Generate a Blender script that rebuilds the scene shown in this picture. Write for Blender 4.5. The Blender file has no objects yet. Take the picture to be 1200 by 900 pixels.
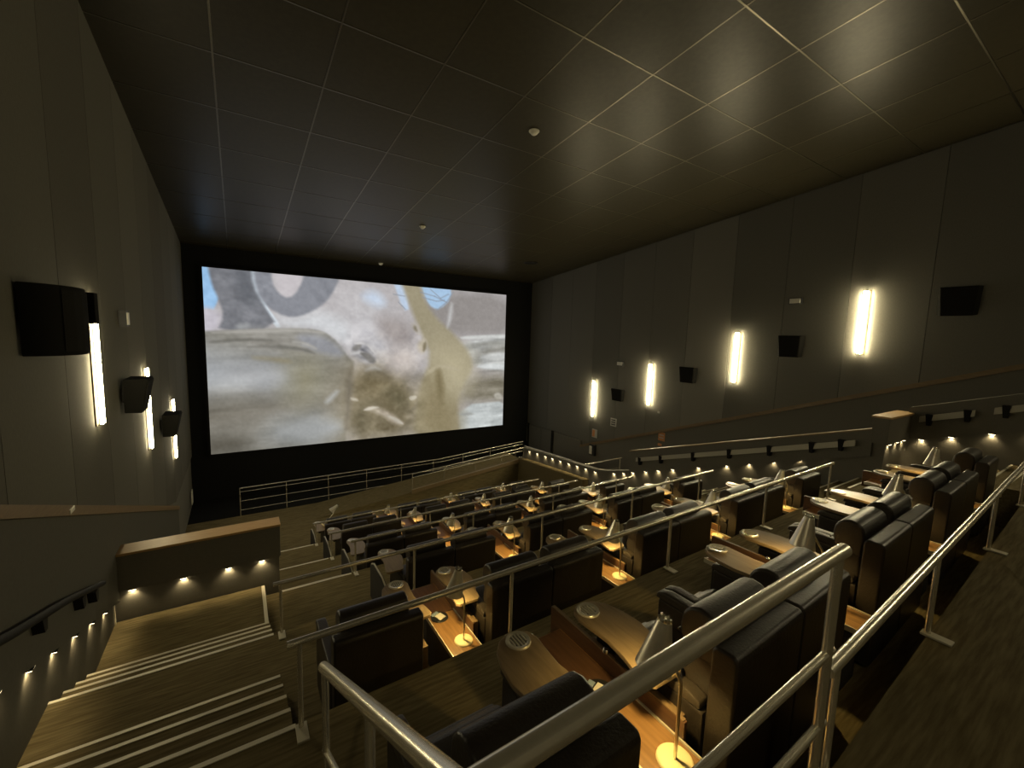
import bpy, bmesh, math, random
import numpy as np
from mathutils import Vector, Matrix

random.seed(7)
rng = np.random.default_rng(5)
scene = bpy.context.scene
COL = scene.collection
ZO = 6.7          # height of the camera above the front floor; everything below is written relative to the camera

# ------------------------------------------------------------------ camera
YAW, PITCH, ROLL, FPX = math.radians(32.98), math.radians(6.36), math.radians(1.75), 498.0
fw = Vector((math.sin(YAW)*math.cos(PITCH), math.cos(YAW)*math.cos(PITCH), -math.sin(PITCH)))
rt0 = Vector((math.cos(YAW), -math.sin(YAW), 0))
up0 = rt0.cross(fw)
rt = rt0*math.cos(ROLL) + up0*math.sin(ROLL)
up = up0*math.cos(ROLL) - rt0*math.sin(ROLL)
cd = bpy.data.cameras.new('camera'); cam = bpy.data.objects.new('camera', cd); COL.objects.link(cam)
cd.sensor_fit = 'HORIZONTAL'; cd.sensor_width = 36; cd.lens = 36*FPX/1200; cd.clip_start = .02; cd.clip_end = 200
M = Matrix(((rt.x, up.x, -fw.x, 0), (rt.y, up.y, -fw.y, 0), (rt.z, up.z, -fw.z, ZO), (0, 0, 0, 1)))
cam.matrix_world = M
scene.camera = cam

# ------------------------------------------------------------------ world and exposure
w = bpy.data.worlds.new('world'); scene.world = w; w.use_nodes = True
w.node_tree.nodes['Background'].inputs[0].default_value = (.02, .02, .02, 1)
w.node_tree.nodes['Background'].inputs[1].default_value = .2
scene.view_settings.view_transform = 'Standard'
try: scene.view_settings.look = 'None'
except Exception: pass
scene.view_settings.gamma = 1.0
scene.view_settings.use_curve_mapping = False
scene.view_settings.exposure = 0.75

STRIP_E = 100.0      # wall strip lights
SCREEN_E = 0.535
LAMP_W = 8.6        # table lamps
STEP_W = 3.3        # step lights

# ------------------------------------------------------------------ materials
MATS = {}
def nodes_of(name):
    m = bpy.data.materials.new(name); m.use_nodes = True
    return m, m.node_tree, m.node_tree.nodes['Principled BSDF']
def mat(name, col, rough=.6, metal=0, noise=None, bump=0, stretch=(1, 1, 1), spec=.5, coat=0, col2=None):
    m, t, b = nodes_of(name)
    b.inputs['Base Color'].default_value = (*col, 1); b.inputs['Roughness'].default_value = rough
    b.inputs['Metallic'].default_value = metal; b.inputs['Specular IOR Level'].default_value = spec
    b.inputs['Coat Weight'].default_value = coat
    if noise or bump:
        tc = t.nodes.new('ShaderNodeTexCoord'); mp = t.nodes.new('ShaderNodeMapping')
        mp.inputs['Scale'].default_value = stretch
        nz = t.nodes.new('ShaderNodeTexNoise'); nz.inputs['Scale'].default_value = noise or 40; nz.inputs['Detail'].default_value = 5
        t.links.new(tc.outputs['Object'], mp.inputs[0]); t.links.new(mp.outputs[0], nz.inputs['Vector'])
        if col2:
            r = t.nodes.new('ShaderNodeValToRGB')
            r.color_ramp.elements[0].position = .32; r.color_ramp.elements[1].position = .68
            r.color_ramp.elements[0].color = (*col, 1); r.color_ramp.elements[1].color = (*col2, 1)
            t.links.new(nz.outputs['Fac'], r.inputs[0]); t.links.new(r.outputs[0], b.inputs['Base Color'])
        if bump:
            bp = t.nodes.new('ShaderNodeBump'); bp.inputs['Strength'].default_value = bump; bp.inputs['Distance'].default_value = .01
            t.links.new(nz.outputs['Fac'], bp.inputs['Height']); t.links.new(bp.outputs[0], b.inputs['Normal'])
    MATS[name] = m
    return m
def emis(name, col, s):
    m, t, b = nodes_of(name)
    b.inputs['Base Color'].default_value = (*col, 1)
    b.inputs['Emission Color'].default_value = (*col, 1); b.inputs['Emission Strength'].default_value = s
    MATS[name] = m
    return m
mat('carpet', (.112, .088, .042), .95, noise=7, stretch=(.5, 6, 6), bump=.25, col2=(.195, .158, .084), spec=.1)
mat('carpet_black', (.012, .012, .011), .95, noise=9, bump=.2, spec=.1)
for i, c in enumerate(((.150, .144, .124), (.132, .127, .110), (.176, .168, .144), (.098, .092, .074), (.086, .080, .064), (.110, .103, .083))):  # later, darker copies put the left wall's dimness into the fabric colour
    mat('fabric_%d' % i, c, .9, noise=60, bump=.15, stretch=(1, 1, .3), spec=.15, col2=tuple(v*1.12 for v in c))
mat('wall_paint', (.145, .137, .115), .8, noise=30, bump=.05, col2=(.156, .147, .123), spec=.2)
mat('wall_paint_shaded', (.078, .072, .057), .8, noise=30, bump=.05, col2=(.085, .079, .063), spec=.2)  # wall paint copy with the left lower wall's shade put into its colour
mat('black_wall', (.010, .010, .010), .9, noise=20, bump=.1, spec=.1)
mat('ceiling_tile', (.036, .031, .018), .37, noise=12, bump=.05, col2=(.043, .037, .022), spec=.15)
mat('ceiling_bar', (.15, .135, .10), .36, metal=1, noise=40, bump=.02)
mat('trim_wood', (.155, .100, .046), .5, noise=9, stretch=(6, .6, 6), col2=(.20, .135, .066))
mat('cap_wood', (.42, .26, .10), .45, noise=9, stretch=(.6, 6, 6), col2=(.52, .33, .14))
mat('leather', (.022, .017, .0125), .40, noise=70, bump=.25, spec=.45, col2=(.027, .021, .0155))
mat('leather_soft', (.036, .028, .020), .42, noise=70, bump=.3, spec=.5, col2=(.043, .034, .025))
mat('seat_base', (.02, .018, .016), .7, noise=40, bump=.1)
mat('wood', (.20, .105, .037), .38, noise=5, stretch=(8, .7, 8), col2=(.31, .17, .064), bump=.03)
mat('laminate', (.18, .125, .066), .4, noise=5, stretch=(8, .9, 8), col2=(.24, .175, .098), bump=.03)
mat('laminate_edge', (.15, .095, .045), .5, noise=9, stretch=(1, 1, 8), col2=(.19, .125, .06))
mat('divider_and_deck_shade', (.075, .036, .018), .4, noise=5, stretch=(8, .7, 8), col2=(.105, .053, .026))  # divider's own dark brown, also the shade painted on the deck front
mat('steel', (.72, .68, .56), .28, metal=1, noise=30, stretch=(.3, .3, 12), bump=.02)
mat('steel_satin', (.84, .79, .66), .27, metal=.74, noise=30, stretch=(1, 1, 1), col2=(.80, .75, .63))
mat('strip_tray', (.05, .034, .010), .9, noise=40, bump=.01)
mat('cup_metal', (.85, .80, .66), .25, metal=.6, noise=60, bump=.01)
mat('brass_disc', (.86, .74, .42), .5, metal=0, noise=60, bump=.01)
mat('shade_metal', (.84, .79, .66), .3, metal=.72, noise=30, col2=(.80, .75, .62))
mat('chrome', (.82, .79, .70), .15, metal=1, noise=60, bump=.01)
mat('dark_metal', (.014, .013, .011), .75, metal=0, spec=.15, noise=60, bump=.02)
mat('grey_bar', (.42, .40, .33), .5, metal=.3, noise=40, bump=.02)
mat('nosing', (.78, .73, .60), .45, metal=.1, noise=50, bump=.03)
mat('plate', (.62, .58, .46), .45, metal=.4, noise=40, bump=.02)
mat('speaker_black', (.012, .0115, .010), .95, noise=120, bump=.2, spec=.08)
mat('speaker_grille', (.017, .016, .014), .95, noise=220, bump=.5, spec=.08)
mat('white_plastic', (.72, .70, .60), .5, noise=30, bump=.01)
mat('sign_orange', (.62, .26, .09), .5, noise=30, bump=.01)
mat('sign_grey', (.48, .47, .42), .5, noise=30, bump=.01)
mat('sign_ink', (.06, .05, .045), .6, noise=30, bump=.01)
mat('black_plastic', (.015, .015, .015), .5, noise=50, bump=.05)
mat('card_white', (.75, .72, .62), .6, noise=30, bump=.01)
mat('card_blue', (.25, .32, .40), .6, noise=30, bump=.01)
emis('strip_glow', (1.0, .86, .52), STRIP_E)
emis('strip_glow_left', (1.0, .86, .52), STRIP_E*.42)
emis('step_glow', (1.0, .82, .48), 6)
emis('bulb_glow', (1.0, .72, .32), 12)

# ------------------------------------------------------------------ mesh helpers
class G:
    def __init__(s): s.v = []; s.f = []
    def add(s, vs, fs):
        b = len(s.v); s.v += [tuple(p) for p in vs]; s.f += [tuple(b+i for i in f) for f in fs]; return s
    def hexa(s, p): # 8 corners: bottom 4 ccw, top 4 ccw
        return s.add(p, [(3, 2, 1, 0), (4, 5, 6, 7), (0, 1, 5, 4), (1, 2, 6, 5), (2, 3, 7, 6), (3, 0, 4, 7)])
    def box(s, x0, x1, y0, y1, z0, z1):
        return s.hexa([(x0, y0, z0), (x1, y0, z0), (x1, y1, z0), (x0, y1, z0), (x0, y0, z1), (x1, y0, z1), (x1, y1, z1), (x0, y1, z1)])
    def prism(s, pts, z0, z1):            # outline in xy, ccw
        n = len(pts)
        vs = [(x, y, z0) for x, y in pts] + [(x, y, z1) for x, y in pts]
        return s.add(vs, [tuple(range(n-1, -1, -1)), tuple(range(n, 2*n))] + [(i, (i+1) % n, n+(i+1) % n, n+i) for i in range(n)])
    def prism_x(s, pts, x0, x1):          # outline in yz
        n = len(pts)
        vs = [(x0, y, z) for y, z in pts] + [(x1, y, z) for y, z in pts]
        a = sum(pts[i][0]*pts[(i+1) % n][1]-pts[(i+1) % n][0]*pts[i][1] for i in range(n))
        fs = [tuple(range(n-1, -1, -1)), tuple(range(n, 2*n))] + [(i, (i+1) % n, n+(i+1) % n, n+i) for i in range(n)]
        if a < 0: fs = [tuple(reversed(f)) for f in fs]
        return s.add(vs, fs)
    def tube(s, pts, r, n=10, cap=True):
        pts = [Vector(p) for p in pts]; m = len(pts); b = len(s.v)
        rs = r if isinstance(r, (list, tuple)) else [r]*m
        ref = None
        for i, p in enumerate(pts):
            d = (pts[min(i+1, m-1)] - pts[max(i-1, 0)]).normalized()
            a = Vector((0, 0, 1)) if abs(d.z) < .9 else Vector((1, 0, 0))
            u = d.cross(a).normalized() if ref is None else (ref - d*ref.dot(d)).normalized()
            ref = u; v = d.cross(u)
            for k in range(n):
                t = 2*math.pi*k/n; q = p + (u*math.cos(t) + v*math.sin(t))*rs[i]; s.v.append(tuple(q))
        for i in range(m-1):
            for k in range(n):
                k2 = (k+1) % n
                s.f.append((b+i*n+k, b+(i+1)*n+k, b+(i+1)*n+k2, b+i*n+k2)[::-1])
        if cap:
            s.f.append(tuple(b+k for k in range(n))); s.f.append(tuple(b+(m-1)*n+k for k in range(n-1, -1, -1)))
        return s
    def lathe(s, prof, n=24, c=(0, 0, 0), R=None):
        b = len(s.v); c = Vector(c)
        for r, z in prof:
            for k in range(n):
                t = 2*math.pi*k/n; q = Vector((r*math.cos(t), r*math.sin(t), z))
                if R is not None: q = R @ q
                s.v.append(tuple(c+q))
        for i in range(len(prof)-1):
            for k in range(n):
                k2 = (k+1) % n
                s.f.append((b+i*n+k, b+i*n+k2, b+(i+1)*n+k2, b+(i+1)*n+k))
        return s
    def obj(s, name, m, parent=None, loc=(0, 0, 0), smooth=None, bevel=0, seg=2):
        me = bpy.data.meshes.new(name); me.from_pydata(s.v, [], s.f)
        if bevel:
            bm = bmesh.new(); bm.from_mesh(me)
            bm.normal_update()
            es = [e for e in bm.edges if e.is_manifold and e.calc_face_angle(0) > .5]
            bmesh.ops.bevel(bm, geom=es, offset=bevel, segments=seg, profile=.5, affect='EDGES', clamp_overlap=True)
            bm.to_mesh(me); bm.free()
        if smooth is None: smooth = 40 if bevel else 0
        if smooth:
            me.polygons.foreach_set('use_smooth', [True]*len(me.polygons)); me.set_sharp_from_angle(angle=math.radians(smooth))
        me.materials.append(MATS[m]); me.update()
        o = bpy.data.objects.new(name, me); COL.objects.link(o); o.parent = parent; o.location = loc
        if bevel:
            wn = o.modifiers.new('weighted_normal', 'WEIGHTED_NORMAL'); wn.keep_sharp = True
        return o
def tag(o, label=None, cat=None, group=None, kind=None):
    if label: o['label'] = label
    if cat: o['category'] = cat
    if group: o['group'] = group
    if kind: o['kind'] = kind
    return o
def empty(name, loc=(0, 0, 0), rz=0):
    o = bpy.data.objects.new(name, None); COL.objects.link(o); o.location = loc; o.rotation_euler.z = rz
    o.empty_display_size = .1
    return o
def inst(src, parent=None, loc=(0, 0, 0)):
    o = src.copy(); COL.objects.link(o); o.parent = parent; o.location = loc
    return o
def copy_tree(o, parent=None):
    c = o.copy(); COL.objects.link(c); c.parent = parent
    for ch in list(o.children): copy_tree(ch, c)
    return c
def spot(parent, loc, energy, size=110, col=(1, .75, .36), rad=.02, direction=(0, 0, -1), blend=.4):
    ld = bpy.data.lights.get('spot_%s_%s' % (energy, size))
    if ld is None:
        ld = bpy.data.lights.new('spot_%s_%s' % (energy, size), 'SPOT'); ld.energy = energy; ld.spot_size = math.radians(size)
        ld.spot_blend = blend; ld.color = col; ld.shadow_soft_size = rad
    o = bpy.data.objects.new('lamp_light', ld); COL.objects.link(o); o.parent = parent; o.location = loc
    o.rotation_euler = Vector(direction).to_track_quat('-Z', 'Y').to_euler()
    return o
ORD = ['first', 'second', 'third', 'fourth', 'fifth', 'sixth', 'seventh', 'eighth', 'ninth', 'tenth', 'eleventh', 'twelfth', 'thirteenth', 'fourteenth']

# ------------------------------------------------------------------ layout numbers
EDGE = [.6, 2.9, 5.275, 7.65, 10.02, 12.4]          # back edge of each row (front edge of the tier behind)
FZ = [-2.6, -3.48, -4.35, -5.19, -5.92, -6.7]       # floor of each row
BACKZ = -1.85
XL, XR, YF, YB = -1.57, 14.0, 19.8, -4.5
CX = [1.62 + 2.17*k for k in range(4)]
def sh(x): return .013*(x-1.7)
def sh0(x): return .032*max(0, x-1.7)
def ysh(k, x): return EDGE[k] + (sh0(x) if k == 0 else sh(x))
def ceil_z(y): return 5.04 - .1039*y
SLY = [-5, .6, 2.9, 5.275, 7.65, 10.02, 12.4, 14.8]; SLZ = [-1.85, -1.85, -2.6, -3.48, -4.35, -5.19, -5.92, -6.6]
def slope(y): return float(np.interp(y, SLY, SLZ))
def trim_z(y): return -1.488 - .363*(y-4.77)

# ================================================================== SETTING
def S(o, label, cat='room part'): return tag(o, label, cat, kind='structure')
def tier(name, x0, x1, k0, k1, z, label, m='carpet', zb=-6.85):
    f0 = (lambda x: YB) if k0 is None else (lambda x: ysh(k0, x))
    f1 = (lambda x: 17.5) if k1 is None else (lambda x: ysh(k1, x))
    xs = [x0, 1.7, x1] if (k0 == 0 or k1 == 0) else [x0, x1]
    pts = [(x, f0(x)) for x in xs] + [(x, f1(x)) for x in reversed(xs)]
    return S(G().prism(pts, zb, z).obj(name, m), label, 'floor')
tier('floor', -1.63, 12.45, None, 0, BACKZ, 'brown carpeted walkway behind the nearest row of seats')
tier('floor', -1.63, 12.45, 0, 1, FZ[0], 'brown carpeted tier under the nearest row')
tier('floor', -1.63, 11.1, 1, 2, FZ[1], 'brown carpeted tier under the second row')
tier('floor', -1.63, 11.1, 2, 3, FZ[2], 'brown carpeted tier under the third row')
tier('floor', .5, 11.1, 3, 4, FZ[3], 'brown carpeted tier under the fourth row')
tier('floor', .5, 11.1, 4, 5, FZ[4], 'brown carpeted tier under the fifth row')
tier('floor', .5, 11.1, 5, None, FZ[5], 'brown carpeted flat floor in front of the screen', zb=-6.9)
S(G().box(-1.63, .5, 7.8, 17.5, -6.9, -6.7).obj('floor', 'carpet'), 'dark carpeted floor below the landing wall', 'floor')
S(G().box(-1.63, 14.1, 17.5, YF, -6.95, -6.72).obj('floor', 'carpet_black'), 'black floor strip under the screen behind the guard rail', 'floor')
S(G().box(11.1, 14.1, 3.2, 17.5, -6.9, -6.6).obj('floor', 'carpet'), 'side corridor floor beyond the right aisle wall', 'floor')

# --- stairs: Empty > step > nosing
def stairs(x0, x1, y0, z0, n, rise, run, label, edge=True, side=False):
    r = S(empty('stairs', ((x0+x1)/2, y0, z0)), label, 'stairs')
    hw = (x1-x0)/2
    if edge: G().box(-hw, hw, -.03, .004, -.02, .006).obj('nosing', 'nosing', r)
    for i in range(1, n+1):
        st = G().box(-hw, hw, (i-1)*run if i > 1 else .001, i*run, -rise*(n+1)-.0, -rise*i).obj('step', 'carpet', r)
        G().box(-hw, hw, i*run-.026, i*run+.006, -rise*i-.025, -rise*i+.006).obj('nosing', 'nosing', st)
    return r
stairs(-1.57, .24, .6, BACKZ, 4, .15, .30, 'carpeted steps from the back walkway down to the nearest row, left aisle')
stairs(-1.57, .24, 2.88, FZ[0], 4, .176, .357, 'flight of carpeted steps with pale nosings at the bottom left of the picture')
stA = stairs(-1.57, .24, 5.25, FZ[1], 3, .174, .357, 'carpeted steps with pale nosings leading down to the left landing')
G().box(-.905, .90, 3*.357, 2.40, -.86, -.696).obj('landing', 'carpet', stA)
G().box(.865, .912, 1.30, 2.38, -.72, -.688).obj('nosing', 'nosing', stA)
stairs(.5, 1.6, 7.63, FZ[2], 4, .168, .30, 'narrow left steps between the third and fourth rows')
stairs(.5, 1.6, 10.0, FZ[3], 4, .146, .26, 'narrow left steps between the fourth and fifth rows')
stairs(.5, 1.6, 12.38, FZ[4], 4, .156, .28, 'narrow left steps down to the front floor')
for k, nm in enumerate(('back walkway and nearest row', 'nearest and second rows', 'second and third rows', 'third and fourth rows', 'fourth and fifth rows', 'fifth row and front floor')):
    za = BACKZ if k == 0 else FZ[k-1]
    stairs(9.45, 12.4 if k == 0 else 11.08, ysh(k, 9.45)-.005, za, 4, (za-FZ[k])/5, .30 if k == 0 else .357, 'right aisle steps between the ' + nm)

# --- ceiling: sloped grid of large tiles
cl = S(G().hexa([(-1.8, YB, ceil_z(YB)+.05), (14.2, YB, ceil_z(YB)+.05), (14.2, YF+.2, ceil_z(YF+.2)+.05), (-1.8, YF+.2, ceil_z(YF+.2)+.05),
                 (-1.8, YB, ceil_z(YB)+.2), (14.2, YB, ceil_z(YB)+.2), (14.2, YF+.2, ceil_z(YF+.2)+.2), (-1.8, YF+.2, ceil_z(YF+.2)+.2)]).obj('ceiling', 'black_wall'),
       'dark sloping ceiling of large square tiles', 'ceiling')
P = 1.565
gx = [x for x in (6.1 + P*n for n in range(-6, 7))]; gy = [3.73 + P*n for n in range(-6, 12)]
tilecache = {}
for i in range(len(gx)-1):
    for j in range(len(gy)-1):
        x0, x1 = max(gx[i], -1.62), min(gx[i+1], 13.98); y0, y1 = max(gy[j], YB+.01), min(gy[j+1], YF-.01)
        if x1-x0 < .05 or y1-y0 < .05: continue
        key = (round(x1-x0, 3), round(y1-y0, 3)); g = .014
        if key not in tilecache:
            wv, d = key; s = -.1039
            tilecache[key] = G().hexa([(g, g, g*s), (wv-g, g, g*s), (wv-g, d-g, (d-g)*s), (g, d-g, (d-g)*s), (g, g, g*s+.03), (wv-g, g, g*s+.03), (wv-g, d-g, (d-g)*s+.03), (g, d-g, (d-g)*s+.03)]).obj('tile', 'ceiling_tile', cl, (x0, y0, ceil_z(y0)))
        else: inst(tilecache[key], cl, (x0, y0, ceil_z(y0)))
for x in gx[1:-1]:
    if -1.6 < x < 13.95:
        G().hexa([(x-.012, YB, ceil_z(YB)-.004), (x+.012, YB, ceil_z(YB)-.004), (x+.012, YF, ceil_z(YF)-.004), (x-.012, YF, ceil_z(YF)-.004),
                  (x-.012, YB, ceil_z(YB)+.04), (x+.012, YB, ceil_z(YB)+.04), (x+.012, YF, ceil_z(YF)+.04), (x-.012, YF, ceil_z(YF)+.04)]).obj('grid_bar', 'ceiling_bar', cl)
for y in gy:
    if YB < y < YF:
        z = ceil_z(y); G().box(-1.62, 13.98, y-.012, y+.012, z-.004, z+.04).obj('grid_bar', 'ceiling_bar', cl)

# --- side walls with acoustic fabric panels above a sloping wooden ledge
seams = [YF] + [17.96 - 1.63*n for n in range(0, 14)] + [YB]
seams = [s for s in seams if s >= YB]
def panels(parent, xa, xb, order):
    for i in range(len(seams)-1):
        y1, y0 = seams[i]-.005, seams[i+1]+.005
        if y1-y0 < .1: continue
        lo0 = trim_z(y0)+.06; lo1 = trim_z(y1)+.06
        lo1 = max(lo1, -4.9); lo0 = max(lo0, -4.9)
        if y0 < 1: lo0 = min(lo0, trim_z(1)+.06); lo1 = min(lo1, trim_z(1)+.06)
        G().prism_x([(y0, lo0), (y1, lo1), (y1, ceil_z(y1)), (y0, ceil_z(y0))], xa, xb).obj('panel', 'fabric_%d' % order[i % len(order)], parent)
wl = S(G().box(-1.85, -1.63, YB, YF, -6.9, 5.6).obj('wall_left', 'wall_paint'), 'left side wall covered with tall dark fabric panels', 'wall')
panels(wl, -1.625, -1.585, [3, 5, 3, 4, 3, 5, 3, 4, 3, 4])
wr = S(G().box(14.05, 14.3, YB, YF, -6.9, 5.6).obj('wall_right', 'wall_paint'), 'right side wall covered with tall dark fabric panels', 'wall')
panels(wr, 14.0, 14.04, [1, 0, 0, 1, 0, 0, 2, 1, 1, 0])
wf = S(G().box(-1.85, 14.3, YF, YF+.2, -6.9, 5.6).obj('wall_front', 'black_wall'), 'black wall behind the screen', 'wall')
wb = S(G().box(-1.85, 14.3, YB-.2, YB, -6.9, 5.9).obj('wall_back', 'wall_paint'), 'back wall behind the walkway', 'wall')

def band(x0, x1, ys, zf0, zf1):
    g = G()
    for a, b in zip(ys[:-1], ys[1:]):
        g.hexa([(x0, a, zf0(a)), (x1, a, zf0(a)), (x1, b, zf0(b)), (x0, b, zf0(b)), (x0, a, zf1(a)), (x1, a, zf1(a)), (x1, b, zf1(b)), (x0, b, zf1(b))])
    return g
tz = lambda y: trim_z(max(y, 1.0))
S(band(-1.63, -1.48, [YB, 1.0, 14.4], lambda y: tz(y)-.05, lambda y: tz(y)+.06).obj('trim_1', 'trim_wood'), 'sloping brown wooden ledge along the left wall', 'trim')
S(band(13.90, 14.05, [YB, 1.0, 15.2], lambda y: tz(y)+.01, lambda y: tz(y)+.13).obj('trim_2', 'trim_wood'), 'sloping brown ledge along the right wall', 'trim')
# left wainscot: recessed lower wall and projecting upper panel with lights below it
ly = lambda y: slope(y)+.475
S(band(-1.63, -1.57, [YB, .6, 2.9, 5.275, 7.65, 10.02, 12.4, 14.4], lambda y: -6.85, ly).obj('wall_left_base', 'wall_paint_shaded'), 'recessed strip of wall beside the left aisle steps', 'wall')
S(band(-1.63, -1.51, [YB, .6, 2.9, 5.275, 7.65, 10.02, 12.4, 14.4], ly, lambda y: tz(y)-.05).obj('wall_left_lower', 'wall_paint_shaded'), 'projecting lower wall panel beside the left aisle', 'wall')
S(band(13.97, 14.05, [YB, 1.0, 15.2], lambda y: -6.0, lambda y: tz(y)+.01).obj('wall_right_lower', 'wall_paint'), 'plain lower wall under the right ledge', 'wall')
S(band(13.97, 14.05, [15.2, YF], lambda y: -6.0, lambda y: -4.95).obj('wall_right_lower', 'wall_paint'), 'plain lower wall in the right front corner', 'wall')

# --- landing wall (left): recessed base, projecting upper part, wooden cap
lw = S(G().box(-1.57, .47, 7.68, 7.86, -6.85, -3.72).obj('wall_landing', 'wall_paint'), 'low grey wall with a wooden cap at the end of the left landing', 'wall')
G().box(-1.57, .49, 7.62, 7.92, -3.72, -3.2).obj('upper_panel', 'wall_paint', lw, bevel=.006)
G().box(-1.56, .50, 7.60, 7.94, -3.2, -3.165).obj('wooden_cap', 'cap_wood', lw, bevel=.004)
G().box(-1.585, -1.555, 7.58, 7.61, -4.17, -3.73).obj('corner_strip', 'nosing', lw)
# --- right aisle parapet (x = 11.1)
plz = lambda y: float(np.interp(y, [3.33, 9.57], [-2.265, -4.475]))
ptz = lambda y: float(np.interp(y, [3.4, 9.6], [-1.70, -3.75]))
pw = S(band(11.14, 11.30, [3.2, 9.6], lambda y: -6.85, plz).obj('wall_aisle_right', 'wall_paint'), 'sloping grey parapet wall beside the right aisle', 'wall')
band(11.08, 11.36, [3.2, 9.6], plz, ptz).obj('upper_panel', 'wall_paint', pw)
band(11.05, 11.39, [3.2, 9.6], ptz, lambda y: ptz(y)+.03).obj('wooden_cap', 'laminate', pw)
l2z = lambda y: float(np.interp(y, [9.6, 10.6, 11.2, 16.0], [-4.5, -4.80, -4.92, -5.22]))
pw2 = S(band(11.14, 11.26, [9.6, 10.6, 11.2, 16.0], lambda y: -6.85, l2z).obj('wall_corridor_low', 'wall_paint'), 'low lit wall between the front floor and the side corridor', 'wall')
band(11.09, 11.30, [9.6, 10.6, 11.2, 16.0], l2z, lambda y: l2z(y)+.09).obj('upper_panel', 'wall_paint', pw2)
band(10.84, 11.14, [11.6, 16.0], lambda y: -6.8, lambda y: float(np.interp(y, [11.6, 16], [-5.33, -5.62]))).obj('plinth', 'carpet', pw2)
G().tube([(11.2, 16.0, -5.08), (11.2, 12.6, -4.88)], .02).obj('top_rail', 'steel_satin', pw2, smooth=60)
# block where the right aisle wall steps back
bk = S(G().box(11.14, 12.5, 3.0, 3.2, -6.85, -1.97).obj('wall_block', 'wall_paint'), 'square wall return at the top of the right aisle parapet', 'wall')
G().box(11.05, 12.5, 2.94, 3.22, -1.97, -1.43).obj('upper_panel', 'wall_paint', bk, bevel=.005)
G().box(11.02, 12.52, 2.91, 3.24, -1.43, -1.39).obj('wooden_cap', 'cap_wood', bk, bevel=.004)
ulz = lambda y: float(np.interp(y, [.6, 2.94], [-1.22, -2.0]))
uw = S(band(12.45, 12.6, [YB, .6, 3.0], lambda y: -6.85, ulz).obj('wall_upper_right', 'wall_paint'), 'dark wall beside the right end of the nearest row', 'wall')
band(12.39, 12.66, [YB, .6, 3.0], ulz, lambda y: ulz(y)+.72).obj('upper_panel', 'wall_paint', uw)

# --- ramp in front of the screen
rz = lambda x: float(np.interp(x, [2.2, 5.7, 11.1], [-6.69, -6.35, -5.74]))
rp = S(G().prism_x([(0, 0), (0, 0), (0, 0)], 0, 0).obj('floor_ramp', 'carpet'), 'carpeted ramp rising to the right below the screen', 'ramp')
me = bpy.data.meshes.new('floor_ramp'); g = G()
for a, b in ((2.2, 5.7), (5.7, 11.1)):
    g.hexa([(a, 15.95, -6.8), (b, 15.95, -6.8), (b, 17.42, -6.8), (a, 17.42, -6.8), (a, 15.95, rz(a)), (b, 15.95, rz(b)), (b, 17.42, rz(b)), (a, 17.42, rz(a))])
me.from_pydata(g.v, [], g.f); me.materials.append(MATS['carpet']); rp.data = me
g = G()
for a, b in ((5.7, 8.4), (8.4, 11.1)):
    g.hexa([(a, 15.88, rz(a)-.03), (b, 15.88, rz(b)-.03), (b, 15.95, rz(b)-.03), (a, 15.95, rz(a)-.03), (a, 15.88, rz(a)+.13), (b, 15.88, rz(b)+.13), (b, 15.95, rz(b)+.13), (a, 15.95, rz(a)+.13)])
g.obj('curb', 'laminate', rp)

# --- corner door on the right wall
dr = S(G().box(13.93, 13.97, 17.45, 18.35, -6.72, -5.0).obj('door_1', 'wall_paint', bevel=.004), 'dark exit door in the right front corner', 'door')
G().box(13.9, 13.97, 17.3, 17.45, -6.72, -4.9).obj('door_frame', 'dark_metal', dr)
G().box(13.9, 13.97, 19.55, 19.65, -6.72, -4.9).obj('door_frame', 'dark_metal', dr)
G().box(13.92, 13.97, 18.36, 19.5, -6.72, -5.0).obj('door_leaf', 'wall_paint', dr)

# --- movie screen
def soft_poly(U, V, poly, s):
    n = len(poly); d = np.full(U.shape, 1e9); inside = np.zeros(U.shape, bool)
    A = 1.86
    for i in range(n):
        x0, y0 = poly[i]; x1, y1 = poly[(i+1) % n]
        x0 *= A; x1 *= A
        ex, ey = x1-x0, y1-y0; L = ex*ex+ey*ey+1e-12
        t = np.clip(((U*A-x0)*ex+(V-y0)*ey)/L, 0, 1)
        d = np.minimum(d, np.hypot(U*A-x0-t*ex, V-y0-t*ey))
        c = ((y0 > V) != (y1 > V)) & (U*A < (x1-x0)*(V-y0)/((y1-y0) if abs(y1-y0) > 1e-9 else 1e-9)+x0)
        inside ^= c
    sd = np.where(inside, d, -d)
    return np.clip(.5+sd/(s/190.), 0, 1)
def chaikin(P, n=2):
    for _ in range(n):
        Q = []
        for i in range(len(P)):
            (x0, y0), (x1, y1) = P[i], P[(i+1) % len(P)]
            Q += [(.75*x0+.25*x1, .75*y0+.25*y1), (.25*x0+.75*x1, .25*y0+.75*y1)]
        P = Q
    return P
def vnoise(U, V, fx, fy, seed):
    r = np.random.default_rng(seed); T = r.random((int(fy*1.4)+4, int(fx*1.4)+4))
    x, y = np.clip(U, 0, 1.35)*fx, np.clip(V, 0, 1.35)*fy; i, j = x.astype(int), y.astype(int)
    a, b = x-i, y-j; a = a*a*(3-2*a); b = b*b*(3-2*b)
    return (T[j, i]*(1-a)+T[j, i+1]*a)*(1-b)+(T[j+1, i]*(1-a)+T[j+1, i+1]*a)*b
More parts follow.
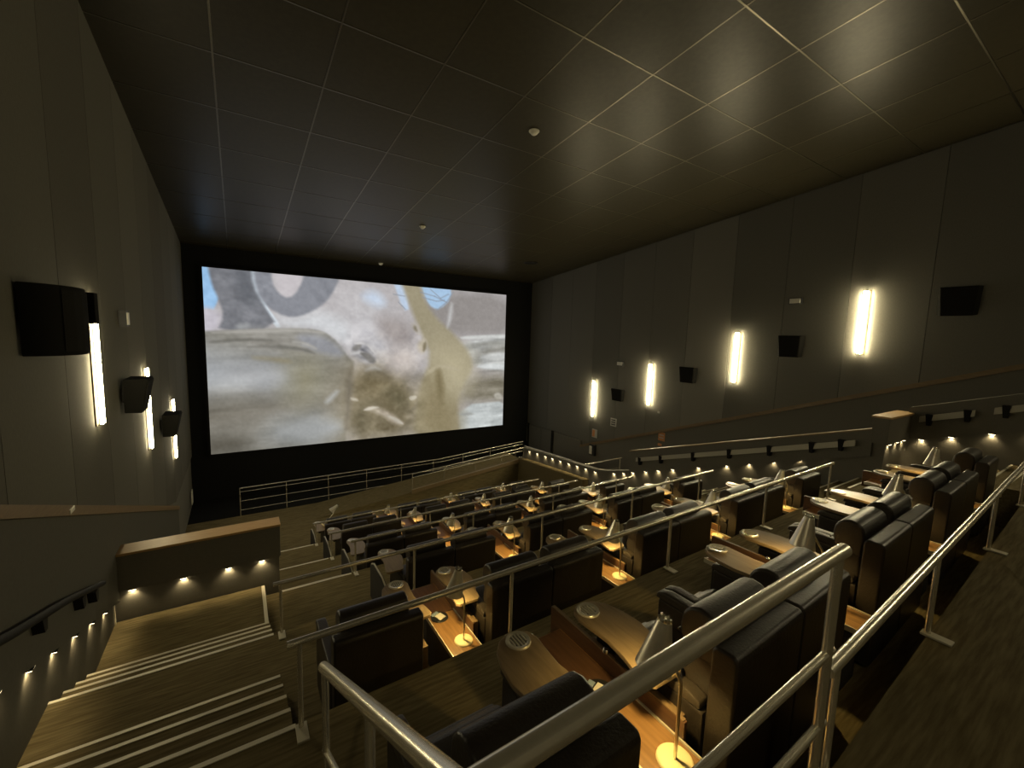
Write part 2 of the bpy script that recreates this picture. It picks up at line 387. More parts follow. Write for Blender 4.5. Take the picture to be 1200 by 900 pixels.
POLY = [
('bg_right_top',(150, 145, 143),20,[(0.599, 0.04), (1.001, -0.005), (1.016, 0.31), (0.781, 0.328), (0.691, 0.284)]),
('dust1',(196, 192, 194),30,[(0.17, -0.021), (0.459, -0.052), (0.457, 0.523), (0.368, 0.436), (0.313, 0.313), (0.171, 0.296)]),
('dust2',(205, 203, 206),40,[(0.395, 0.083), (0.5, 0.169), (0.622, 0.383), (0.563, 0.517), (0.458, 0.49), (0.38, 0.415)]),
('sky_left',(160, 205, 248),2,[(-0.008, -0.02), (0.018, -0.026), (0.043, 0.22), (-0.008, 0.208)]),
('pale_left',(203, 198, 208),8,[(-0.013, 0.205), (0.043, 0.218), (0.029, 0.342), (-0.011, 0.345)]),
('sky_b1',(208, 222, 242),12,[(0.427, 0.097), (0.46, 0.049), (0.493, 0.069), (0.514, 0.129), (0.48, 0.152)]),
('sky_b2',(196, 214, 238),3,[(0.531, -0.019), (0.563, -0.025), (0.6, 0.145), (0.574, 0.167)]),
('sky_b3',(172, 205, 238),3,[(0.629, -0.023), (0.753, -0.031), (0.758, 0.058), (0.714, 0.139), (0.683, 0.135), (0.656, 0.085)]),
('gap',(222, 234, 244),2,[(0.109, -0.033), (0.128, -0.037), (0.149, 0.171), (0.193, 0.294), (0.174, 0.302), (0.115, 0.1)]),
('white_mid',(216, 218, 222),16,[(0.178, 0.234), (0.228, 0.246), (0.301, 0.185), (0.369, 0.24), (0.405, 0.308), (0.368, 0.394), (0.299, 0.307), (0.189, 0.305)]),
('inside_trunk',(208, 202, 206),7,[(0.164, -0.032), (0.27, -0.041), (0.243, 0.081), (0.213, 0.139), (0.186, 0.112)]),
('leg',(120, 122, 129),3,[(0.01, -0.024), (0.113, -0.034), (0.119, 0.087), (0.14, 0.159), (0.184, 0.305), (0.028, 0.335), (0.046, 0.246), (0.037, 0.172), (0.019, 0.08)]),
('legshade',(96, 100, 108),20,[(0.083, -0.004), (0.111, -0.003), (0.118, 0.088), (0.137, 0.166), (0.108, 0.163), (0.087, 0.08)]),
('toe',(165, 168, 170),6,[(0.076, 0.288), (0.109, 0.283), (0.105, 0.313), (0.075, 0.318)]),
('trunk',(138, 141, 150),3,[(0.122, -0.036), (0.129, 0.098), (0.149, 0.177), (0.184, 0.224), (0.222, 0.241), (0.26, 0.22), (0.301, 0.172), (0.335, 0.107), (0.375, -0.035), (0.266, -0.028), (0.243, 0.081), (0.213, 0.137), (0.186, 0.109), (0.169, 0.054), (0.167, -0.046)]),
('rock',(138, 136, 128),3,[(-0.01, 0.339), (0.054, 0.323), (0.177, 0.308), (0.253, 0.301), (0.313, 0.313), (0.354, 0.38), (0.382, 0.464), (0.411, 0.507), (0.373, 0.722), (0.379, 0.927), (0.363, 1.162), (-0.026, 1.058)]),
('rockhi',(158, 155, 148),20,[(0.076, 0.34), (0.253, 0.323), (0.354, 0.408), (0.368, 0.464), (0.271, 0.424), (0.121, 0.414)]),
('band1',(172, 176, 180),34,[(-0.002, 0.428), (0.108, 0.477), (0.205, 0.518), (0.223, 0.626), (0.159, 0.675), (0.082, 0.643), (-0.007, 0.685)]),
('band2',(124, 119, 108),34,[(-0.008, 0.71), (0.111, 0.697), (0.268, 0.754), (0.366, 0.721), (0.373, 0.824), (0.202, 0.787), (0.078, 0.875), (-0.012, 0.884)]),
('band3',(160, 164, 164),34,[(0.137, 0.885), (0.267, 0.809), (0.365, 0.837), (0.372, 0.956), (0.199, 0.993)]),
('olive',(142, 137, 112),44,[(0.205, 0.518), (0.284, 0.492), (0.31, 0.631), (0.254, 0.738), (0.209, 0.679)]),
('mid_low',(128, 117, 92),44,[(0.354, 0.588), (0.412, 0.515), (0.479, 0.516), (0.631, 0.601), (0.64, 1.036), (0.338, 1.015)]),
('mid_low2',(128, 116, 88),30,[(0.411, 0.591), (0.499, 0.569), (0.571, 0.706), (0.527, 0.783), (0.431, 0.746)]),
('bone1',(190, 178, 158),5,[(0.43, 0.805), (0.471, 0.783), (0.52, 0.829), (0.556, 0.882), (0.582, 0.927), (0.538, 0.927), (0.506, 0.861), (0.464, 0.822)]),
('bone2',(178, 166, 140),5,[(0.578, 0.748), (0.623, 0.732), (0.62, 0.78), (0.601, 0.833), (0.59, 0.79)]),
('boneL',(150, 150, 155),8,[(0.393, 0.39), (0.439, 0.388), (0.479, 0.464), (0.458, 0.516), (0.412, 0.477)]),
('arch',(172, 168, 160),5,[(0.435, 0.56), (0.465, 0.516), (0.503, 0.556), (0.465, 0.548)]),
('water1',(182, 184, 182),8,[(0.79, 0.356), (1.011, 0.287), (1.012, 0.595), (0.861, 0.552), (0.843, 0.449)]),
('waterdark',(140, 138, 130),16,[(0.878, 0.419), (1.012, 0.341), (1.009, 0.433), (0.878, 0.464)]),
('rockR',(128, 122, 106),24,[(0.81, 0.609), (1.011, 0.587), (1.016, 0.823), (0.786, 0.82)]),
('water2',(192, 198, 198),3,[(0.79, 0.82), (1.015, 0.81), (1.015, 1.045), (0.801, 1.023)]),
('bone3',(210, 200, 180),5,[(0.681, 0.443), (0.712, 0.45), (0.709, 0.489), (0.686, 0.478)]),
('bough',(160, 151, 124),7,[(0.558, -0.03), (0.625, -0.029), (0.659, 0.111), (0.699, 0.202), (0.773, 0.308), (0.843, 0.449), (0.855, 0.567), (0.814, 0.668), (0.786, 0.812), (0.805, 1.054), (0.609, 1.03), (0.631, 0.684), (0.685, 0.478), (0.637, 0.301), (0.6, 0.145)]),
('boughlow',(142, 130, 98),34,[(0.639, 0.657), (0.709, 0.548), (0.743, 0.721), (0.799, 0.843), (0.801, 1.038), (0.617, 1.017)]),
('boughlight',(192, 182, 150),50,[(0.692, 0.408), (0.808, 0.435), (0.844, 0.552), (0.811, 0.727), (0.742, 0.663)]),
('spike',(196, 196, 196),5,[(0.754, 0.086), (0.767, 0.098), (0.756, 0.238), (0.738, 0.275)]),
('rib1',(196, 188, 172),6,[(0.6, 0.25), (0.622, 0.235), (0.637, 0.315), (0.615, 0.303)]),
('rib2',(190, 180, 160),6,[(0.626, 0.369), (0.657, 0.334), (0.665, 0.395), (0.646, 0.45), (0.626, 0.423)]),
('crest',(178, 175, 168),3,[(0.003, 0.341), (0.054, 0.326), (0.177, 0.312), (0.253, 0.305), (0.313, 0.319), (0.309, 0.33), (0.246, 0.32), (0.177, 0.329), (0.054, 0.343)]),
('boulder',(150, 152, 158),8,[(0.227, 0.338), (0.299, 0.334), (0.354, 0.394), (0.375, 0.464), (0.312, 0.451), (0.252, 0.411)]),
('crack1',(112, 110, 104),3,[(0.01, 0.382), (0.087, 0.364), (0.164, 0.369), (0.164, 0.379), (0.087, 0.379), (0.009, 0.397)]),
('crack2',(118, 116, 110),3,[(0.086, 0.414), (0.163, 0.397), (0.252, 0.411), (0.284, 0.444), (0.281, 0.453), (0.232, 0.427), (0.145, 0.416)]),
('crack3',(180, 178, 172),3,[(0.22, 0.372), (0.259, 0.381), (0.292, 0.416), (0.288, 0.426), (0.252, 0.394), (0.22, 0.385)]),
('streak1',(150, 142, 118),6,[(0.114, 0.465), (0.206, 0.478), (0.218, 0.505), (0.162, 0.493), (0.114, 0.48)]),
('streak2',(176, 178, 176),6,[(0.309, 0.744), (0.345, 0.676), (0.355, 0.684), (0.323, 0.753)]),
('cloudlit',(178, 180, 182),20,[(0.023, 0.539), (0.132, 0.503), (0.198, 0.571), (0.16, 0.635), (0.054, 0.615)]),
('lowdark',(104, 100, 90),24,[(-0.007, 0.911), (0.066, 0.873), (0.1, 0.985), (-0.004, 1.013)]),
('mistlow',(168, 171, 171),16,[(0.156, 0.915), (0.24, 0.861), (0.35, 0.864), (0.364, 0.94), (0.252, 0.976)]),
('edge',(116, 108, 92),6,[(0.378, 0.55), (0.404, 0.522), (0.395, 0.724), (0.379, 0.927), (0.372, 0.926), (0.377, 0.722)]),
('rubble1',(120, 118, 116),3,[(0.396, 0.414), (0.419, 0.383), (0.432, 0.395), (0.412, 0.439)]),
('rubble2',(202, 200, 200),3,[(0.393, 0.439), (0.432, 0.426), (0.465, 0.477), (0.458, 0.49), (0.425, 0.452), (0.393, 0.458)]),
('rubble3',(112, 110, 108),3,[(0.419, 0.439), (0.452, 0.439), (0.479, 0.49), (0.465, 0.516), (0.438, 0.477)]),
('rubble4',(206, 204, 204),2,[(0.406, 0.377), (0.445, 0.369), (0.475, 0.438), (0.471, 0.446), (0.442, 0.386), (0.406, 0.389)]),
('dustdark',(168, 160, 158),20,[(0.48, 0.196), (0.6, 0.224), (0.622, 0.383), (0.549, 0.424), (0.486, 0.31)]),
('dustlit',(214, 212, 216),14,[(0.394, 0.254), (0.446, 0.25), (0.479, 0.31), (0.432, 0.363), (0.394, 0.34)]),
('plume',(208, 198, 192),24,[(0.514, 0.412), (0.623, 0.41), (0.623, 0.546), (0.527, 0.57)]),
('shadow',(98, 90, 68),20,[(0.404, 0.847), (0.437, 0.76), (0.499, 0.78), (0.43, 0.798), (0.45, 0.906), (0.429, 0.982)]),
('shadow2',(104, 96, 72),18,[(0.506, 0.674), (0.586, 0.68), (0.601, 0.819), (0.571, 0.843), (0.52, 0.756)]),
('bonea',(204, 196, 180),2,[(0.43, 0.811), (0.457, 0.786), (0.492, 0.799), (0.471, 0.806), (0.45, 0.816)]),
('boneb',(206, 198, 182),2,[(0.513, 0.851), (0.553, 0.881), (0.578, 0.924), (0.564, 0.924), (0.527, 0.878)]),
('bonec',(200, 192, 174),2,[(0.593, 0.736), (0.625, 0.732), (0.624, 0.755), (0.601, 0.769)]),
('boned',(196, 188, 170),3,[(0.391, 0.723), (0.414, 0.734), (0.417, 0.751), (0.394, 0.742)]),
('ribdark',(128, 118, 94),3,[(0.647, 0.375), (0.661, 0.361), (0.659, 0.416), (0.647, 0.437)]),
('ribdark2',(134, 126, 108),3,[(0.609, 0.266), (0.619, 0.256), (0.628, 0.299), (0.616, 0.292)]),
('joint1',(186, 176, 148),4,[(0.65, 0.602), (0.677, 0.547), (0.717, 0.52), (0.775, 0.535), (0.809, 0.58), (0.758, 0.557), (0.709, 0.548), (0.673, 0.582)]),
('joint2',(128, 116, 84),8,[(0.697, 0.562), (0.717, 0.548), (0.734, 0.691), (0.723, 0.834), (0.702, 0.717)]),
('joint3',(178, 168, 138),5,[(0.726, 0.605), (0.759, 0.65), (0.776, 0.724), (0.759, 0.715)]),
('horizon',(214, 216, 214),3,[(0.794, 0.324), (0.876, 0.309), (1.006, 0.295), (1.007, 0.32), (0.877, 0.334), (0.807, 0.343)]),
('shore',(160, 160, 154),5,[(0.842, 0.376), (0.931, 0.351), (1.012, 0.359), (1.013, 0.387), (0.923, 0.381), (0.851, 0.398)]),
('wave',(206, 208, 206),4,[(0.869, 0.478), (0.951, 0.433), (1.014, 0.44), (1.014, 0.479), (0.933, 0.494)]),
('wave2',(208, 212, 212),3,[(0.861, 0.537), (0.934, 0.516), (1.01, 0.533), (1.011, 0.572), (0.916, 0.561)]),
('rockedge',(176, 172, 160),3,[(0.952, 0.754), (0.975, 0.737), (0.995, 0.766), (0.991, 0.796), (0.962, 0.789)]),
('shoal',(160, 162, 158),4,[(0.799, 0.881), (0.848, 0.88), (0.866, 0.9), (0.812, 0.902)]),
]
TEX = {'rock': 20, 'rockhi': 24, 'band1': 14, 'band2': 12, 'band3': 14, 'water1': 34, 'water2': 26, 'rockR': 18, 'mid_low': 22, 'mid_low2': 14, 'leg': 10, 'trunk': 8, 'dust1': 16, 'dust2': 18, 'boneL': 50, 'bone1': 40, 'bone2': 34, 'bough': 5, 'boughlow': 10, 'bg_right_top': 8, 'white_mid': 16}
NU, NV = 330, 178
U, V = np.meshgrid(np.linspace(0, 1, NU), np.linspace(0, 1, NV))
n1 = (vnoise(U, V, 60, 40, 1)+vnoise(U, V, 120, 80, 2)*.6+vnoise(U, V, 25, 16, 3))/2.6-.5
nst = (vnoise(U+V*.1, V+U*.12-.06, 10, 40, 4)+vnoise(U, V, 30, 90, 5)*.5)/1.5-.5
img = np.zeros((NV, NU, 3)) + np.array([188, 184, 186])
img += (n1*22)[..., None]
for nm, c, s, poly in POLY:
    poly = [(x-.03 if x < 0 else x+.03 if x > 1 else x, y-.03 if y < 0 else y+.03 if y > 1 else y) for x, y in poly]
    m = soft_poly(U, V, chaikin(poly, 1), s)[..., None]
    a = TEX.get(nm, 4); nn = nst*a*1.6 + n1*a if nm.startswith(('rock', 'band', 'water')) else n1*a*2
    img = img*(1-m) + (np.array(c)+nn[..., None])*m
for br in [[(0.636, 0.035), (0.69, 0.053), (0.738, 0.088)], [(0.644, 0.067), (0.698, 0.086), (0.73, 0.075)], [(0.674, 0.009), (0.714, 0.064), (0.746, 0.032)], [(0.699, 0.147), (0.738, 0.088), (0.766, 0.015)], [(0.538, 0.062), (0.578, 0.069)], [(0.556, 0.111), (0.581, 0.153)]]:
    for (xa, ya), (xb, yb) in zip(br[:-1], br[1:]):
        ex, ey = (xb-xa)*1.86, yb-ya; L = ex*ex+ey*ey
        t = np.clip(((U-xa)*1.86*ex+(V-ya)*ey)/L, 0, 1)
        d = np.hypot((U-xa)*1.86-t*ex, V-ya-t*ey); m = np.clip(1.3-d/.0045, 0, 1)[..., None]*.7
        img = img*(1-m)+np.array([140, 148, 160])*m
fb = (vnoise(U, V, 22, 15, 11)+.6*vnoise(U+V*.2, V, 48, 32, 12)+.4*vnoise(U, V, 95, 62, 13))/2-.5
top = np.clip(1-np.abs(V-.37-.02*np.sin(U*9))/.08, 0, 1)*(U < .40)
img += (top*fb*60)[..., None]
mid = np.clip((U-.36)/.06, 0, 1)*np.clip((.68-U)/.06, 0, 1)*np.clip((V-.22)/.12, 0, 1)
img += (mid*np.sign(fb)*np.abs(fb)**.8*46)[..., None]*np.array([1, .96, .88])
wat = np.clip((U-.82)/.05, 0, 1)*np.clip((V-.28)/.04, 0, 1)
img += (wat*(fb*40+nst*26))[..., None]
wr_ = np.sin((U*120-V*50))*np.clip((U-.25)/.03, 0, 1)*np.clip((.36-U)/.04, 0, 1)*np.clip((.2-V)/.08, 0, 1)
img += (wr_*5)[..., None]
cloud = vnoise(U+V*.15, V*.9+.1*U, 6, 9, 21)*.6+vnoise(U, V, 14, 20, 22)*.4-.5
img += (cloud*np.clip((V-.42)/.1, 0, 1)*np.clip((.42-U)/.05, 0, 1)*52)[..., None]
leg_ = np.clip((.18-U)/.02, 0, 1)*np.clip((.31-V)/.03, 0, 1)
img += (leg_*(n1*30+np.sin(V*90+U*40)*2))[..., None]
img += (vnoise(U, V, 160, 90, 31)-.5)[..., None]*9
img = img*.94+np.array([190, 186, 180])*.06
img = np.clip(img, 0, 255)/255.
lin = np.where(img <= .04045, img/12.92, ((img+.055)/1.055)**2.4)
SX0, SX1, SZ0, SZ1 = -.98, 12.23, -4.88, 2.21
vs = [(SX0+(SX1-SX0)*u, 0, SZ1+(SZ0-SZ1)*v) for v in np.linspace(0, 1, NV) for u in np.linspace(0, 1, NU)]
fs = [(j*NU+i, (j+1)*NU+i, (j+1)*NU+i+1, j*NU+i+1) for j in range(NV-1) for i in range(NU-1)]
me = bpy.data.meshes.new('picture'); me.from_pydata(vs, [], fs)
ca = me.color_attributes.new('Col', 'FLOAT_COLOR', 'POINT')
ca.data.foreach_set('color', np.concatenate([lin.reshape(-1, 3), np.ones((NU*NV, 1))], 1).astype(np.float32).ravel())
m, t, b = nodes_of('screen_picture')
at = t.nodes.new('ShaderNodeVertexColor'); at.layer_name = 'Col'
b.inputs['Base Color'].default_value = (.02, .02, .02, 1); b.inputs['Roughness'].default_value = .9
t.links.new(at.outputs['Color'], b.inputs['Emission Color']); b.inputs['Emission Strength'].default_value = SCREEN_E
me.materials.append(m)
scr = empty('movie_screen', ((SX0+SX1)/2, 19.70, SZ0))
tag(scr, 'large lit cinema screen showing elephant legs, a trunk and dusty rocks', 'screen')
pic = bpy.data.objects.new('picture', me); COL.objects.link(pic); pic.parent = scr; pic.location = (-(SX0+SX1)/2, -.02, -SZ0)
hwid = (SX1-SX0)/2; hh = SZ1-SZ0
G().box(-hwid, hwid, -.015, .06, 0, hh).obj('backing', 'black_wall', scr)
for a in ((-hwid-.09, -hwid, -.03, .08, -.09, hh+.09), (hwid, hwid+.09, -.03, .08, -.09, hh+.09), (-hwid, hwid, -.03, .08, -.09, 0), (-hwid, hwid, -.03, .08, hh, hh+.09)):
    G().box(*a).obj('masking', 'black_wall', scr)

# ================================================================== THINGS
ROWN = ['nearest row', 'second row', 'third row', 'fourth row', 'fifth row', 'front row']

# --- wall strip lights
def strip(x, y, z0, z1, side, label):
    r = empty('wall_light', (x, y, z0)); s = -1 if side == 'R' else 1
    tag(r, label, 'wall light', 'vertical strip wall lights')
    h = z1-z0
    G().box(min(0, s*.015), max(0, s*.015), -.09, .09, -.01, h+.01).obj('back_plate', 'strip_tray', r)
    G().box(min(s*.045, s*.075), max(s*.045, s*.075), -.06, .06, .01, h-.01).obj('tube', 'strip_glow' if side == 'R' else 'strip_glow_left', r, bevel=.01)
    for zc in (-.012, h-.008): G().box(min(s*.016, s*.07), max(s*.016, s*.07), -.03, .03, zc+.004, zc+.016).obj('end_cap', 'dark_metal', r)
YS = [(-1.9, 2.1), (4.53, -.18), (7.87, -1.30), (11.3, -2.58), (14.47, -3.60)]  # first entry, behind the viewer, is added to put highlights on the near rails
RL = {4.53: 'glowing strip light on the right wall, nearest and tallest in view', 7.87: 'glowing strip light on the right wall, second from the right',
      11.3: 'glowing strip light on the right wall, third from the right', 14.47: 'glowing strip light on the right wall nearest the screen'}
for y, z in YS: strip(14.0, y, z, z+1.66, 'R', RL.get(y, 'added unseen strip light on the right wall behind the viewer'))
LL = {7.58: 'long glowing strip light on the left wall beside the large speaker', 11.1: 'strip light on the left wall crossed by the middle speaker', 14.8: 'strip light on the left wall nearest the screen'}
for y, z in ((-1.9, 2.1), (7.58, -1.32), (11.1, -2.50), (14.8, -3.66)):  # first one is likewise added out of view for the rail highlights
    strip(-1.585, y, z, z+1.66, 'L', LL.get(y, 'added unseen strip light on the left wall behind the viewer'))

# --- wall speakers
def speaker(side, y0, z0, wid, hgt, dep, label):
    s = -1 if side == 'R' else 1; X = 14.0 if side == 'R' else -1.585
    r = empty('wall_speaker', (X, y0+wid/2, z0)); tag(r, label, 'speaker', 'wall surround speakers')
    hw = wid/2; a, b = .05*s, s*(dep*.72); c = s*dep
    p = [(a, -hw*.92, .02), (b, -hw*.7, 0), (b, hw*.7, 0), (a, hw*.92, .02), (a, -hw, hgt), (c, -hw*.85, hgt), (c, hw*.85, hgt), (a, hw, hgt)]
    g = G().hexa(p)
    if s < 0: g.f = [tuple(reversed(f)) for f in g.f]
    g.obj('cabinet', 'speaker_black', r, bevel=.015)
    q = [(b, -hw*.66, .03), (b+.012*s, -hw*.66, .03), (b+.012*s, hw*.66, .03), (b, hw*.66, .03), (c-.004*s, -hw*.8, hgt-.03), (c+.010*s, -hw*.8, hgt-.03), (c+.010*s, hw*.8, hgt-.03), (c-.004*s, hw*.8, hgt-.03)]
    g = G().hexa(q)
    if s < 0: g.f = [tuple(reversed(f)) for f in g.f]
    g.obj('grille', 'speaker_grille', r)
    G().box(min(0, s*.06), max(0, s*.06), -.1, .1, hgt*.3, hgt*.7).obj('bracket', 'dark_metal', r)
speaker('R', 5.86, -.36, .74, .64, .18, 'dark wall speaker between the two nearest right strip lights')
speaker('R', 9.22, -1.5, .74, .58, .18, 'dark wall speaker between the middle right strip lights')
speaker('R', 12.58, -2.66, .74, .52, .18, 'dark wall speaker between the right strip lights nearest the screen')
speaker('R', 2.42, .78, .74, .66, .18, 'dark wall speaker right of the nearest right strip light')
r = empty('wall_speaker', (-1.585, 5.80, -.30)); tag(r, 'large dark curved wall speaker at the left edge of the picture', 'speaker', 'wall surround speakers')
G().prism([(.02, -.42), (.10, -.41), (.19, -.36), (.26, -.28), (.31, -.17), (.335, -.05), (.34, .08), (.32, .20), (.27, .29), (.02, .33)], 0, .64).obj('cabinet', 'speaker_black', r, bevel=.008)
G().prism([(.265, -.285), (.318, -.17), (.345, -.05), (.35, .08), (.33, .20), (.30, .19), (.31, .08), (.30, -.05), (.28, -.16)], .04, .60).obj('grille', 'speaker_grille', r)
G().box(0, .03, -.1, .1, .2, .45).obj('bracket', 'dark_metal', r)
G().prism([(.02, .34), (.27, .30), (.36, .31), (.37, .40), (.30, .44), (.02, .42)], .30, .62).obj('side_wing', 'speaker_black', r, bevel=.006)
speaker('L', 8.88, -1.42, .62, .56, .36, 'dark wall speaker in front of the second left strip light')
speaker('L', 12.6, -2.62, .66, .54, .38, 'small dark wall speaker on the left nearest the screen')

# --- small boxes, signs and devices on the walls
def wallbox(name, side, y, z, w_, h_, d, m, label, cat, lens=None):
    s = -1 if side == 'R' else 1; X = {'R': 14.0, 'L': -1.585}[side]
    r = empty(name, (X, y, z)); tag(r, label, cat)
    G().box(min(.0, s*d), max(.0, s*d), -w_/2, w_/2, -h_/2, h_/2).obj('housing' if lens else 'panel', m, r, bevel=.006)
    if lens: G().box(min(s*d, s*(d+.015)), max(s*d, s*(d+.015)), -w_*.42, w_*.42, -h_*.38, h_*.38).obj('lens', lens, r)
    return r
wallbox('assistive_emitter', 'R', 6.2, 1.30, .34, .18, .12, 'black_plastic', 'small box with a pale face high on the right wall above a speaker', 'emitter', 'white_plastic')
wallbox('assistive_emitter', 'R', 12.89, -1.02, .34, .20, .12, 'black_plastic', 'tiny pale faced box on the right wall above the farthest speaker', 'emitter', 'white_plastic')
wallbox('assistive_emitter', 'L', 9.3, .10, .16, .26, .10, 'black_plastic', 'small white faced box on the left wall right of the large speaker', 'emitter', 'white_plastic')
sg = wallbox('wall_sign', 'R', 13.16, -3.66, .34, .36, .02, 'sign_grey', 'small grey notice on the right wall between the farthest strip lights', 'sign')
for i in range(3): G().box(-.026, -.02, -.12, .12, -.12+.10*i, -.07+.10*i).obj('printed_line', 'sign_ink', sg)
sg = wallbox('wall_sign', 'R', 14.3, -4.40, .34, .40, .02, 'sign_grey', 'small pale and orange sign under the farthest right strip light', 'sign')
G().box(-.026, -.02, -.02, .14, -.16, .16).obj('printed_panel', 'sign_orange', sg)
sg = wallbox('wall_sign', 'R', 10.56, -3.74, .30, .34, .02, 'sign_orange', 'square orange sign on the right wall below the ledge', 'sign'); sg.location.x = 13.97
for i in range(2): G().box(-.026, -.02, -.10, .10, -.07+.11*i, -.03+.11*i).obj('printed_line', 'sign_grey', sg)
q_ = wallbox('wall_plate', 'R', 10.62, -4.08, .18, .10, .02, 'sign_orange', 'tiny plate under the square orange sign', 'plate'); q_.location.x = 13.97
wallbox('wall_plate', 'R', 10.8, -2.81, .10, .08, .02, 'sign_grey', 'tiny dot like plate under the third right strip light', 'plate')
dv = wallbox('fire_alarm_box', 'R', 14.3, -5.18, .36, .52, .12, 'black_plastic', 'dark wall device with a white front below the pale orange sign', 'wall device'); dv.location.x = 13.97
G().box(-.14, -.12, -.02, .14, -.2, .18).obj('front_plate', 'white_plastic', dv)
wallbox('light_switch', 'L', 18.9, -6.2, .30, .5, .03, 'white_plastic', 'pale wall plate on the left wall beside the screen', 'switch')
o = wallbox('wall_plate', 'L', 5.93, -1.90, .14, .05, .02, 'white_plastic', 'tiny white tag at the ledge of the left wall', 'plate'); o.location.x = -1.49

# --- ceiling detectors
for (x, y), lb in zip(((5.32, 7.65), (5.36, 14.06), (5.44, 19.3)), ('white dome detector on the ceiling, nearest the viewer', 'small white dome detector on the ceiling, middle one', 'tiny white dome detector on the ceiling just above the screen')):
    z = ceil_z(y); r = empty('smoke_detector', (x, y, z-.005)); tag(r, lb, 'detector', 'ceiling detectors')
    G().lathe([(0, -.02), (.11, -.02), (.11, .0), (.10, .01), (0, .01)], 20).obj('base', 'white_plastic', r, smooth=40)
    G().lathe([(0, -.085), (.04, -.082), (.07, -.06), (.085, -.02), (0, -.02)], 20).obj('dome', 'white_plastic', r, smooth=50)
r = empty('ceiling_speaker', (11.35, 16.24, ceil_z(16.24)-.005)); tag(r, 'dark round ceiling speaker near the right front corner', 'ceiling speaker')
G().lathe([(0, -.02), (.30, -.02), (.34, -.01), (.34, .01), (0, .01)], 24).obj('rim', 'black_plastic', r, smooth=40)
G().lathe([(0, -.03), (.2, -.028), (.28, -.02), (0, -.02)], 24).obj('grille', 'speaker_grille', r, smooth=40)

# --- recliner seat (origin: floor at the row's back edge, seat centre)
def prof(name, pts, hw, m, parent, bev=.03):
    return G().prism_x(pts, -hw, hw).obj(name, m, parent, bevel=bev, seg=3)
def make_seat():
    r = empty('recliner_seat')
    G().box(-.30, .30, .46, 1.22, 0, .36).obj('base', 'seat_base', r, bevel=.01)
    prof('back_shell', [(.36, .06), (.35, 1.06), (.37, 1.09), (.47, 1.09), (.49, 1.06), (.50, .06)], .365, 'leather', r, .03)
    prof('back_cushion', [(.51, .46), (.51, .93), (.67, .93), (.70, .82), (.68, .70), (.72, .60), (.78, .50), (.78, .46)], .282, 'leather', r, .025)
    h = prof('headrest', [(.505, .90), (.50, 1.08), (.515, 1.14), (.55, 1.17), (.61, 1.18), (.67, 1.16), (.71, 1.11), (.72, 1.03), (.70, .95), (.66, .90)], .288, 'leather', r, .022)
    G().tube([(-.27, .735, .985), (.27, .735, .985)], .006, 6).obj('seam', 'leather_soft', h)
    prof('seat_cushion', [(.60, .36), (.60, .52), (.80, .535), (1.1, .55), (1.22, .545), (1.29, .50), (1.30, .40), (1.28, .36)], .278, 'leather_soft', r, .025)
    prof('footrest', [(1.27, .10), (1.27, .42), (1.31, .46), (1.36, .44), (1.38, .36), (1.37, .12), (1.34, .10)], .295, 'leather', r, .02)
    for s in (-1, 1):
        a = G().box(min(s*.284, s*.368), max(s*.284, s*.368), .50, 1.26, .05, .69).obj('armrest', 'leather', r, bevel=.02)
        G().prism_x([(.52, .69), (.52, .735), (.60, .755), (1.2, .755), (1.27, .735), (1.28, .69)], min(s*.28, s*.37), max(s*.28, s*.37)).obj('arm_pad', 'leather_soft', a, bevel=.015, seg=2)
        if s > 0:
            G().box(.276, .285, .86, 1.03, .60, .665).obj('switch_plate', 'chrome', a, bevel=.003)
    return r
seat0 = make_seat(); used = [False]
def thing_at(proto, flag, loc, rz=0):
    o = proto if not flag[0] else copy_tree(proto); flag[0] = True
    o.location = loc; o.rotation_euler.z = rz
    return o
def seat_at(k, x, n, total, side):
    o = thing_at(seat0, used, (x, ysh(k, x), FZ[k]), math.atan(.03) if (k == 0 and x > 1.7) else 0)
    where = 'at the left end' if n == 0 else ('at the right end' if n == total-1 else '%s seat from the left' % ORD[n])
    tag(o, 'black leather recliner in the %s, %s' % (ROWN[k], where), 'recliner', 'black leather recliners')

# --- console between seats: narrow wooden deck, divider, two swivel tables with cup holders
TAB = [(.13, .70), (.16, .67), (.36, .665), (.395, .70), (.41, .80), (.465, .93), (.485, 1.06), (.47, 1.19), (.435, 1.30), (.38, 1.365), (.31, 1.395), (.24, 1.39), (.185, 1.35), (.165, 1.28), (.175, 1.18), (.185, 1.05), (.165, .90), (.14, .80)]
def cup(parent, x, y, z):
    c = G()
    c.lathe([(.052, -.0), (.052, .008), (.058, .012), (.072, .012), (.076, .004), (.076, 0)], 28, (x, y, z))
    for i in range(-2, 3):
        l = math.sqrt(max(.0, .05**2-(i*.02)**2)); c.box(x+i*.02-.0045, x+i*.02+.0045, y-l, y+l, z+.001, z+.011)
    w_ = G().lathe([(.0, .0015), (.054, .0015), (.054, 0)], 28, (x, y, z)).obj('cup_well', 'black_plastic', parent)
    return c.obj('cup_holder', 'cup_metal', parent, smooth=40)
def table(parent, mirror):
    pts = [(-x, y) for x, y in TAB][::-1] if mirror else TAB
    t = G().prism(pts, .785, .815).obj('swivel_table', 'laminate', parent, bevel=.006, seg=2)
    cup(t, -.285 if mirror else .27, 1.305, .815)
    sx = -1 if mirror else 1
    G().box(min(sx*.26, sx*.335), max(sx*.26, sx*.335), .93, 1.05, .63, .785).obj('table_hinge', 'dark_metal', t, bevel=.01)
    return t
